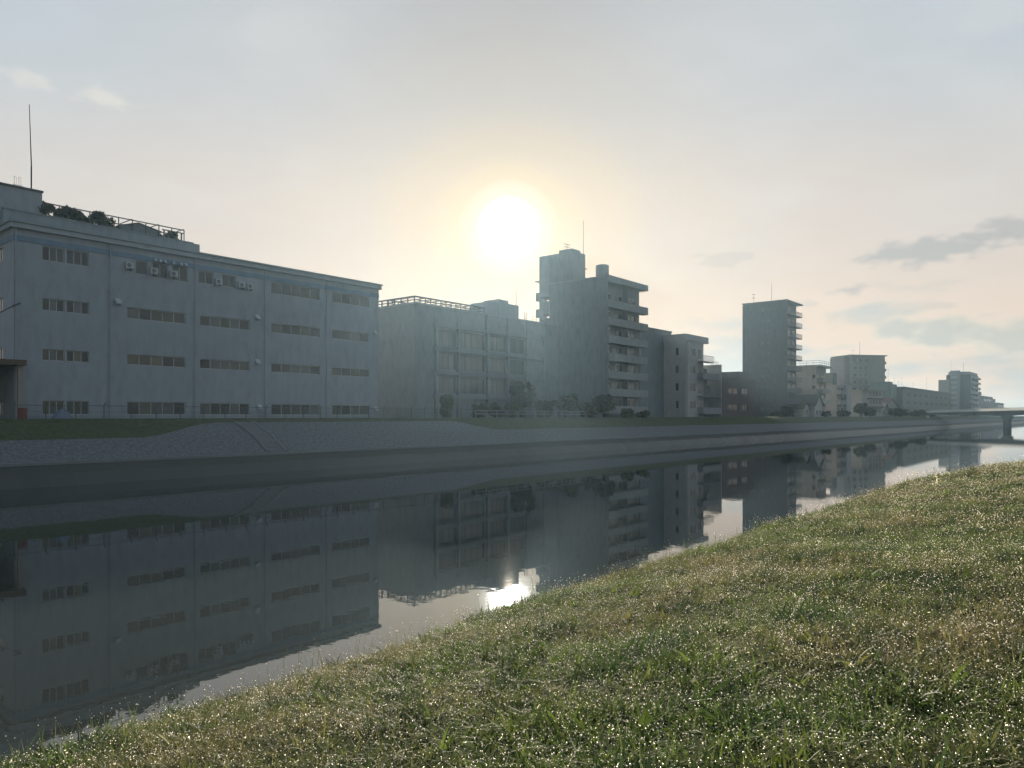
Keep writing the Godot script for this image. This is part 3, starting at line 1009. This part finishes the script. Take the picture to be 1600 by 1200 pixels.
func far_blocks() -> void:
	# the squarish tower turned a little towards the river mouth
	var o := building("apartment_tower", "square grey brown tower block farther off with thin roof aerials", 313.0, 83.0, -38.0, "", "tower block")
	flats(o, 15.5, 24.4, 12.0, M.tan_wall, 8, 1.2, 2.9, [[0.8, 1.6, 0.4, 1.2], [3.4, 1.6, 0.4, 1.2], [6.0, 1.6, 0.4, 1.2]], [[4.0, 1.4, 0.4, 1.2]], M.glass, M.frame_dark)
	obj("roof", box_mesh(Vector3(-0.5, 24.4, -12.2), Vector3(16.2, 24.8, 0.6)), M.olive, o)
	for k in 8:
		var st := tool()
		box(st, Vector3(15.51, 0.9 + k * 2.9, -6.0), Vector3(16.6, 2.0 + k * 2.9, -0.6))
		obj("balcony", st, M.olive, o)
		st = tool()
		box(st, Vector3(0.5, 0.75 + k * 2.9, 0.004), Vector3(8.6, 1.3 + k * 2.9, 0.5))
		obj("balcony", st, M.olive, o)
	obj("side_wing", box_mesh(Vector3(-2.3, 0, -10), Vector3(-0.02, 24.0, -1.4)), M.tan_wall, o)
	aerial(o, Vector3(3.2, 24.8, -3), 2.0, 1)
	mast(o, Vector3(6.2, 24.8, -3), 5.6, 0.07)

	o = building("house", "three storey white windowed house below the square tower", 257.5, 65.0, -14)
	flats(o, 13.5, 8.6, 6.0, M.beige, 3, 0.9, 2.75, [[5.0, 1.1, 0.5, 1.4], [7.0, 1.1, 0.5, 1.4], [9.0, 1.1, 0.5, 1.4], [11.0, 1.1, 0.5, 1.4]], [], M.glass, M.white)
	obj("roof", box_mesh(Vector3(-0.6, 8.6, -6.4), Vector3(14.0, 8.9, 0.8)), M.tan_wall, o)
	for k in 2:
		obj("tiled_ledge", box_mesh(Vector3(3.5, 3.2 + k * 2.75, 0.004), Vector3(13.6, 3.45 + k * 2.75, 0.7)), M.red_roof, o)

	gable("house", "small dark roofed gabled house before the beige flats", 204.0, 63.2, 6.4, 3.4, 5.6, 2.6, M.pale, M.dark_roof, 0)
	gable("house", "little pale cottage with brown roof left of the small dark gabled house", 198.5, 64.6, 5.0, 2.4, 5.0, 1.6, M.beige, M.shade, 0)
	gable("hall", "broad low gabled hall with reddish front below the far office block", 283.0, 64.0, 20.0, 3.6, 16.0, 3.0, M.tan_wall, M.red_roof, 0)
	gable("house", "lean gabled house with tan roof left of the reddish hall", 274.0, 62.6, 8.0, 2.4, 8.0, 2.2, M.olive, M.tan_wall, 0)

	o = building("office_building", "long low grey office block with roof aerials before the far towers", 330.0, 68.0)
	flats(o, 104.0, 11.6, 18.0, M.olive, 3, 1.4, 3.3, [[8, 6, 0.6, 1.3], [20, 6, 0.6, 1.3], [32, 6, 0.6, 1.3], [44, 6, 0.6, 1.3], [56, 6, 0.6, 1.3], [68, 6, 0.6, 1.3], [80, 6, 0.6, 1.3], [92, 6, 0.6, 1.3]], [[4, 3, 0.6, 1.3], [10, 3, 0.6, 1.3]], M.glass_far, M.frame_dark)
	obj("roof", box_mesh(Vector3(-0.4, 11.6, -18.4), Vector3(104.4, 12.2, 0.6)), M.block, o)
	obj("roof_house", box_mesh(Vector3(-10.5, 0, -16), Vector3(-0.41, 13.0, -2)), M.olive, o)
	obj("roof_house_top", box_mesh(Vector3(-10.2, 13.0, -14), Vector3(-3.0, 14.0, -3)), M.block, o)
	obj("tank_house", box_mesh(Vector3(-18.0, 0, -30), Vector3(-11.5, 12.6, -22)), M.tan_wall, o)
	for q in [[-6.0, 14.0, 5.0], [4.0, 12.2, 3.6], [12.0, 12.2, 2.6], [18.0, 12.2, 4.4], [40.0, 12.2, 3.0], [70.0, 12.2, 6.5]]:
		aerial(o, Vector3(q[0], q[1], -4), q[2], 1)

	o = building("apartment_tower", "farthest tall block with pale balcony strips above the bridge's left end", 489.0, 66.0, 0, "", "tower block")
	flats(o, 30.0, 24.0, 12.0, M.tower, 8, 1.5, 2.9, [[3, 4, 0.3, 1.6], [10, 4, 0.3, 1.6], [17, 4, 0.3, 1.6], [24, 4, 0.3, 1.6]], [[1.0, 1.6, 0.3, 1.3]], M.glass, M.frame_dark)
	obj("upper_storey", box_mesh(Vector3(0.02, 24.02, -11), Vector3(30, 25.6, -0.5)), M.grey, o)
	obj("lift_tower", box_mesh(Vector3(-4.0, 0, -9.5), Vector3(-0.02, 26.2, -5.0)), M.grey, o)
	obj("left_wing", box_mesh(Vector3(-6.0, 0, -15.0), Vector3(-0.02, 21.0, -9.52)), M.tan_wall, o)
	for k in 8:
		var st := tool()
		box(st, Vector3(3.0, 1.4 + k * 2.9, 0.004), Vector3(29.0, 2.6 + k * 2.9, 1.3))
		obj("balcony", st, M.pale, o)
		st = tool()
		box(st, Vector3(-5.2, 1.4 + k * 2.9, -9.0), Vector3(-4.02, 2.6 + k * 2.9, -6.0))
		obj("balcony", st, M.pale, o)
	aerial(o, Vector3(-4, 26.2, -9), 5.0, 1)
	mast(o, Vector3(10, 25.6, -5), 6.0, 0.1)
	for q in [[590.0, 72.0, 46.0, 14.0, "low far block right behind the farthest tall tower"], [700.0, 76.0, 40.0, 11.0, "small far block with stepped roof beside the tall street pole"], [800.0, 82.0, 60.0, 8.0, "lowest far block on the skyline above the bridge"]]:
		o = building("far_building", q[4], q[0], q[1])
		obj("wall", box_mesh(Vector3(0, 0, -20), Vector3(q[2], q[3], 0)), M.grey, o)
		obj("roof_house", box_mesh(Vector3(4, q[3], -14), Vector3(14, q[3] + 3.0, -3)), M.grey, o)
		for k in 3:
			window(o, Transform3D(Basis(), Vector3(0, 0, 0.16)), Rect2(3 + k * 12, q[3] - 3.5, 8, 1.6), 3, M.frame_dark, M.glass)


func gable(called: String, label: String, s: float, p: float, w: float, h: float, d: float, rise: float, m: Material, roof: Material, yaw: float) -> void:
	var o := building(called, label, s, p, yaw, "", "house")
	var st := tool()
	body(st, w, h, d, {"front": [Rect2(w * 0.15, 0.8, w * 0.2, 1.2), Rect2(w * 0.6, 0.8, w * 0.2, 1.2)]})
	tri(st, Vector3(0, h, 0), Vector3(w, h, 0), Vector3(w / 2, h + rise, 0), Vector3.BACK)
	tri(st, Vector3(0, h, -d), Vector3(w, h, -d), Vector3(w / 2, h + rise, -d), Vector3.FORWARD)
	obj("wall", st, m, o)
	for x in [0.15, 0.6]:
		window(o, Transform3D(), Rect2(w * x, 0.8, w * 0.2, 1.2), 2, M.frame, M.glass)
	st = tool()
	var up := Vector2(rise, w / 2).normalized()
	for e in [-1.0, 1.0]:
		var eave := Vector3(w / 2 + e * (w / 2 + 0.5), h - 0.5 * rise / (w / 2), 0)
		var top := Vector3(w / 2, h + rise, 0)
		var n := Vector3(e * up.x, up.y, 0)
		for k in [0.06, 0.24]:
			quad(st, eave + n * k + Vector3(0, 0, 0.4), top + Vector3(0, k, 0.4), top + Vector3(0, k, -d - 0.4), eave + n * k + Vector3(0, 0, -d - 0.4), n)
		quad(st, eave + n * 0.06 + Vector3(0, 0, 0.4), top + Vector3(0, 0.06, 0.4), top + Vector3(0, 0.24, 0.4), eave + n * 0.24 + Vector3(0, 0, 0.4), Vector3.BACK)
	obj("roof", st, roof, o)


# ---------------------------------------------------------------- bridge, fence, small things
func deck_y(p: float) -> float:
	return 5.85 + 1.25 * sin(clampf((60.0 - p) / 62.0, -0.2, 1.2) * PI / 2)


func bridge() -> void:
	var o := thing("bridge", "low road bridge with pale railing crossing the river at the right edge", "bridge", rf(342, 0, 60), YAW)
	var st := tool()
	var girders := tool()
	var walk := tool()
	var zs := steps(-2, 120, 2.0)   # local z towards the near bank
	for i in zs.size() - 1:
		var a: float = zs[i]
		var b: float = zs[i + 1]
		var ya := deck_y(60 - a)
		var yb := deck_y(60 - b)
		for y in [[0.0, Vector3.UP], [-0.35, Vector3.DOWN]]:
			quad(st, Vector3(-0.5, ya + y[0], a), Vector3(11, ya + y[0], a), Vector3(11, yb + y[0], b), Vector3(-0.5, yb + y[0], b), y[1])
		for x in [[-0.5, Vector3.LEFT], [11.0, Vector3.RIGHT]]:
			quad(st, Vector3(x[0], ya - 0.35, a), Vector3(x[0], ya, a), Vector3(x[0], yb, b), Vector3(x[0], yb - 0.35, b), x[1])
		for x in [0.3, 3.4, 6.6, 9.8]:
			var da := 0.45 + 1.3 * pow(1.0 - absf(wrapf(a - 25.5, -23.0, 23.0)) / 23.0, 1.4)
			var db := 0.45 + 1.3 * pow(1.0 - absf(wrapf(b - 25.5, -23.0, 23.0)) / 23.0, 1.4)
			for e in [[0.0, Vector3.LEFT], [0.5, Vector3.RIGHT]]:
				quad(girders, Vector3(x + e[0], ya - 0.352, a), Vector3(x + e[0], yb - 0.352, b), Vector3(x + e[0], yb - 0.35 - db, b), Vector3(x + e[0], ya - 0.35 - da, a), e[1])
			quad(girders, Vector3(x, ya - 0.35 - da, a), Vector3(x + 0.5, ya - 0.35 - da, a), Vector3(x + 0.5, yb - 0.35 - db, b), Vector3(x, yb - 0.35 - db, b), Vector3.DOWN)
	obj("deck", st, M.bridge, o)
	obj("girders", girders, M.bridge, o)
	for x in [-0.45, 10.8]:
		st = tool()
		for i in zs.size() - 1:
			var q := zs[i] as float
			var r := zs[i + 1] as float
			for e in [[0.003, 0.82]]:
				quad(st, Vector3(x, deck_y(60 - q) + e[0], q + 0.03), Vector3(x, deck_y(60 - r) + e[0], r), Vector3(x, deck_y(60 - r) + e[1], r), Vector3(x, deck_y(60 - q) + e[1], q + 0.03), Vector3.LEFT)
				quad(st, Vector3(x + 0.12, deck_y(60 - q) + e[0], q + 0.03), Vector3(x + 0.12, deck_y(60 - r) + e[0], r), Vector3(x + 0.12, deck_y(60 - r) + e[1], r), Vector3(x + 0.12, deck_y(60 - q) + e[1], q + 0.03), Vector3.RIGHT)
				quad(st, Vector3(x, deck_y(60 - q) + e[1], q), Vector3(x, deck_y(60 - r) + e[1], r), Vector3(x + 0.12, deck_y(60 - r) + e[1], r), Vector3(x + 0.12, deck_y(60 - q) + e[1], q), Vector3.UP)
			rod(st, Vector3(x + 0.06, deck_y(60 - q), q), Vector3(x + 0.06, deck_y(60 - q) + 1.1, q), 0.05, 0.05, 6)
			rod(st, Vector3(x + 0.06, deck_y(60 - q) + 1.1, q), Vector3(x + 0.06, deck_y(60 - r) + 1.1, r), 0.05, 0.05, 6)
		obj("railing", st, M.bridge_rail, o)
	for z in [25.5, 71.5]:
		st = tool()
		box(st, Vector3(0.8, -1.6, z - 0.95), Vector3(10.0, 3.6, z + 0.95))
		rod(st, Vector3(0.8, -1.6, z), Vector3(0.8, 3.6, z), 0.95, 0.95, 16)
		rod(st, Vector3(10.0, -1.6, z), Vector3(10.0, 3.6, z), 0.95, 0.95, 16)
		var pier := obj("pier", st, M.bridge, o)
		obj("pier_cap", box_mesh(Vector3(-0.2, 3.6, z - 1.5), Vector3(10.8, deck_y(60 - z) - 0.36 - 1.7, z + 1.5)), M.bridge, pier)
	obj("abutment", box_mesh(Vector3(-0.3, 0.5, -7), Vector3(10.8, deck_y(60) - 0.36, -0.6)), M.bridge, o)


func fence() -> void:
	var o := thing("fence", "thin wire fence with steel posts along the far levee top", "fence", rf(12.0, 4.36, 60.6), YAW)
	var n := 28
	for k in n:
		var st := tool()
		rod(st, Vector3(k * 2.0, -0.2, 0), Vector3(k * 2.0, 1.0, 0), 0.035, 0.035, 6)
		rod(st, Vector3(k * 2.0, 1.0, 0), Vector3(k * 2.0 + 0.02, 1.22, 0.22), 0.03, 0.025, 6)
		obj("post", st, M.steel, o)
	var st := tool()
	for y in [0.12, 0.5, 0.98]:
		rod(st, Vector3(0, y, 0), Vector3((n - 1) * 2.0, y, 0), 0.024 if y > 0.9 else 0.01, -1, 5)
	for k in (n - 1) * 12:
		var x := k * 2.0 / 12.0
		rod(st, Vector3(x, 0.12, 0), Vector3(x + 0.3, 0.98, 0), 0.004, -1, 3)
		rod(st, Vector3(x + 0.3, 0.12, 0), Vector3(x, 0.98, 0), 0.004, -1, 3)
	tag(obj("wire_mesh", st, M.steel, o), "", "", "", "stuff")
	o = thing("railing", "pale pipe railing on the far levee left of the hidden trees", "railing", rf(67.0, 4.36, 61.0), YAW)
	for k in 13:
		st = tool()
		rod(st, Vector3(k * 2.0, -0.1, 0), Vector3(k * 2.0, 0.85, 0), 0.035, 0.035, 6)
		obj("post", st, M.galv, o)
	st = tool()
	for y in [0.45, 0.85]:
		rod(st, Vector3(0, y, 0), Vector3(24, y, 0), 0.035, -1, 6)
	obj("rail", st, M.galv, o)
	o = thing("drum", "red barrel beyond the fence below the factory porch", "barrel", rf(19.0, 4.25, 62.2))
	st = tool()
	rod(st, Vector3.ZERO, Vector3(0, 0.9, 0), 0.3, 0.3, 16)
	for y in [0.3, 0.6, 0.87]:
		rod(st, Vector3(0, y - 0.02, 0), Vector3(0, y + 0.02, 0), 0.315, 0.315, 16)
	obj("shell", st, M.red, o)
	o = thing("tarp_pile", "blue tarpaulin over a low heap behind the fence", "tarpaulin", rf(21.7, 4.22, 62.4), YAW)
	st = tool()
	for i in 8:
		for j in 6:
			var v := []
			for q in [[i, j], [i + 1, j], [i + 1, j + 1], [i, j + 1]]:
				var x: float = q[0] / 8.0 * 2 - 1
				var z: float = q[1] / 6.0 * 2 - 1
				v.append(Vector3(x * 0.75, maxf(0.0, 0.85 * (1 - x * x) * (1 - z * z * z * z)) + 0.05 * sin(q[0] * 2.1 + q[1] * 1.7), z * 0.5))
			flat_quad(st, v[0], v[1], v[2], v[3], Vector3.UP)
	obj("cover", st, M.tarp, o)
	for k in 2:
		st = tool()
		box(st, Vector3(-0.28, -0.4, -0.28), Vector3(0.28, 0.75, 0.28))
		var post := obj("marker_post", st, M.white)
		post.position = rf(328.0 + k * 2.6, 4.0, 59.0)
		tag(post, ["left white marker block under the bridge's far end", "right white marker block under the bridge's far end"][k], "marker", "white blocks under the bridge")
	o = thing("utility_pole", "tall thin street pole right of the farthest tall tower", "pole", rf(452.0, 4.2, 57.0), YAW)
	st = tool()
	rod(st, Vector3.ZERO, Vector3(0, 15.0, 0), 0.2, 0.12)
	obj("post", st, M.steel, o)
	st = tool()
	for y in [12.6, 13.8]:
		rod(st, Vector3(-1.2, y, 0), Vector3(1.2, y, 0), 0.09)
	obj("crossarm", st, M.steel, o)


# ---------------------------------------------------------------- trees and shrubs
func crown(seed_: int, size: Vector3, leaves: int, leaf: float, tint: Color) -> ArrayMesh:
	rng.seed = seed_
	var st := tool()
	var blobs := []
	for k in 26:
		var v := Vector3(rng.randf_range(-1, 1), rng.randf_range(-0.9, 1), rng.randf_range(-1, 1))
		if v.length() > 1.0: v = v.normalized() * rng.randf_range(0.6, 1.0)
		blobs.append([v * 0.74, rng.randf_range(0.14, 0.36), rng.randf_range(0.65, 1.3)])
	for i in leaves:
		var b: Array = blobs[rng.randi() % blobs.size()]
		var d := Vector3(rng.randfn(), rng.randfn(), rng.randfn()).normalized()
		var v: Vector3 = (b[0] + d * b[1] * rng.randf_range(0.6, 1.05)) * size
		var n := (d + Vector3(rng.randfn(), rng.randfn() + 0.6, rng.randfn()) * 0.6).normalized()
		var x := n.cross(Vector3(rng.randfn(), rng.randfn(), rng.randfn())).normalized()
		var y := n.cross(x)
		var l := leaf * rng.randf_range(0.6, 1.3)
		var c: Color = tint * b[2] * rng.randf_range(0.75, 1.25)
		st.set_color(Color(c.r, c.g, c.b))
		quad(st, v - x * l, v + y * l * 0.45, v + x * l, v - y * l * 0.45, n)
	return st.commit()


func trees() -> void:
	var green := Color(0.065, 0.085, 0.035)
	var dark := Color(0.04, 0.052, 0.03)
	var kinds := [crown(5, Vector3.ONE, 2600, 0.11, green), crown(6, Vector3.ONE, 2600, 0.11, dark), crown(8, Vector3(1, 0.8, 1), 2200, 0.13, green * 0.8)]
	# s, p, height, radius, kind, label
	var list := [
		[67.6, 66.5, 3.4, 1.25, 0, "small light green tree at the left corner of the pale building"],
		[74.5, 67.0, 2.3, 1.5, 0, "low green shrub left under the pale building's windows"],
		[77.8, 67.0, 2.5, 1.7, 2, "low spreading shrub in the middle of the pale building's front"],
		[81.2, 67.0, 2.2, 1.5, 0, "low shrub at the foot of the taller garden tree"],
		[84.2, 67.5, 6.2, 2.0, 1, "taller dark garden tree before the pale building"],
		[89.4, 67.5, 3.0, 2.2, 0, "rounded green tree right of the taller garden tree"],
		[94.5, 67.0, 4.6, 2.4, 2, "dark tree at the right end of the pale building"],
		[95.6, 60.8, 4.2, 2.3, 1, "dark tree at the foot of the tall flats"],
		[92.6, 61.2, 2.8, 1.9, 2, "shorter tree left of the one at the foot of the flats"],
		[101.5, 60.2, 1.7, 1.5, 0, "clipped shrub before the balconies of the tall flats"],
		[106.5, 60.2, 1.5, 1.5, 2, "second clipped shrub before the tall flats, nearer the slab block"],
		[180.0, 62.3, 3.4, 2.1, 1, "round dark bush at the foot of the dark tower"],
		[174.5, 63.0, 1.8, 1.5, 2, "small bush left of the round dark bush"],
		[207.5, 61.4, 2.0, 1.6, 1, "small bush under the dark gabled house"],
		[228.0, 62.5, 2.3, 2.2, 1, "bush at the foot of the stepped grey flats"],
		[252.0, 64.0, 5.2, 2.8, 1, "dark leafy tree left of the three storey house"],
		[256.0, 62.4, 3.4, 2.3, 1, "lower dark tree before the three storey house"],
		[288.0, 61.6, 3.6, 3.0, 1, "dark hedge tree before the left half of the reddish hall"],
		[296.0, 61.6, 3.3, 3.0, 1, "dark hedge tree before the right half of the reddish hall"],
		[326.0, 62.0, 3.4, 4.0, 2, "spreading shrub at the start of the long office block"],
		[345.0, 62.0, 2.8, 4.0, 1, "low shrub row end before the long office block"],
	]
	for q in list:
		var bush: bool = q[2] < 3.5
		var o := thing("shrub" if bush else "tree", q[5], "shrub" if bush else "tree", rf(q[0], 4.25, q[1]), q[0], "shrubs on the far levee" if bush else "trees on the far levee")
		var st := tool()
		var top := Vector3(0.1, q[2] * 0.7, 0)
		rod(st, Vector3(0, -0.3, 0), top, 0.05 * q[2], 0.015 * q[2])
		for k in 5:
			var a: float = k * 1.9
			rod(st, top * (0.35 + 0.1 * k), top * (0.5 + 0.1 * k) + Vector3(cos(a), 0.25, sin(a)) * q[3] * 0.6, 0.018 * q[2], 0.006 * q[2], 5)
		obj("trunk", st, M.bark, o)
		var low: float = -0.12 if bush else 0.04
		var half: float = q[2] * (1.0 - low) / 2.0
		obj("crown", kinds[q[4]], M.leaf, o, Transform3D(Basis().scaled(Vector3(q[3], half, q[3])), Vector3(0, q[2] * low + half, 0)))
	# plants on the factory's roof terrace
	for q in [[22.7, 1.9, 1.5, "roof plant clump next to the penthouse"], [24.3, 1.5, 1.5, "low roof plant right of the clump by the penthouse"], [25.6, 1.9, 1.5, "dark roof plant left of the roof shed"], [26.9, 1.7, 1.2, "roof plant touching the left wall of the roof shed"], [32.0, 1.3, 1.3, "roof plant right of the roof shed by the slats"]]:
		var o := thing("roof_plant", q[3], "plant", rf(q[0], GROUND + 15.2, 67.4), q[0], "plants on the factory roof terrace")
		obj("planter", box_mesh(Vector3(-0.6, -0.2, -0.4), Vector3(0.6, 0.25, 0.4)), M.shade, o)
		obj("foliage", kinds[1], M.leaf, o, Transform3D(Basis().scaled(Vector3(q[2] * 1.15, q[1] / 2.0 + 0.55, 0.9)), Vector3(0, q[1] / 2.0 + 0.55, 0)))


func _ready() -> void:
	rng.seed = 4
	fine.seed = 11
	fine.frequency = 0.02
	fine.fractal_octaves = 4
	broad.seed = 23
	broad.frequency = 0.01
	broad.fractal_octaves = 3
	camera_and_light()
	materials()
	far_bank()
	near_bank()
	factory()
	school()
	tall_flats()
	far_blocks()
	bridge()
	fence()
	trees()
	grass()
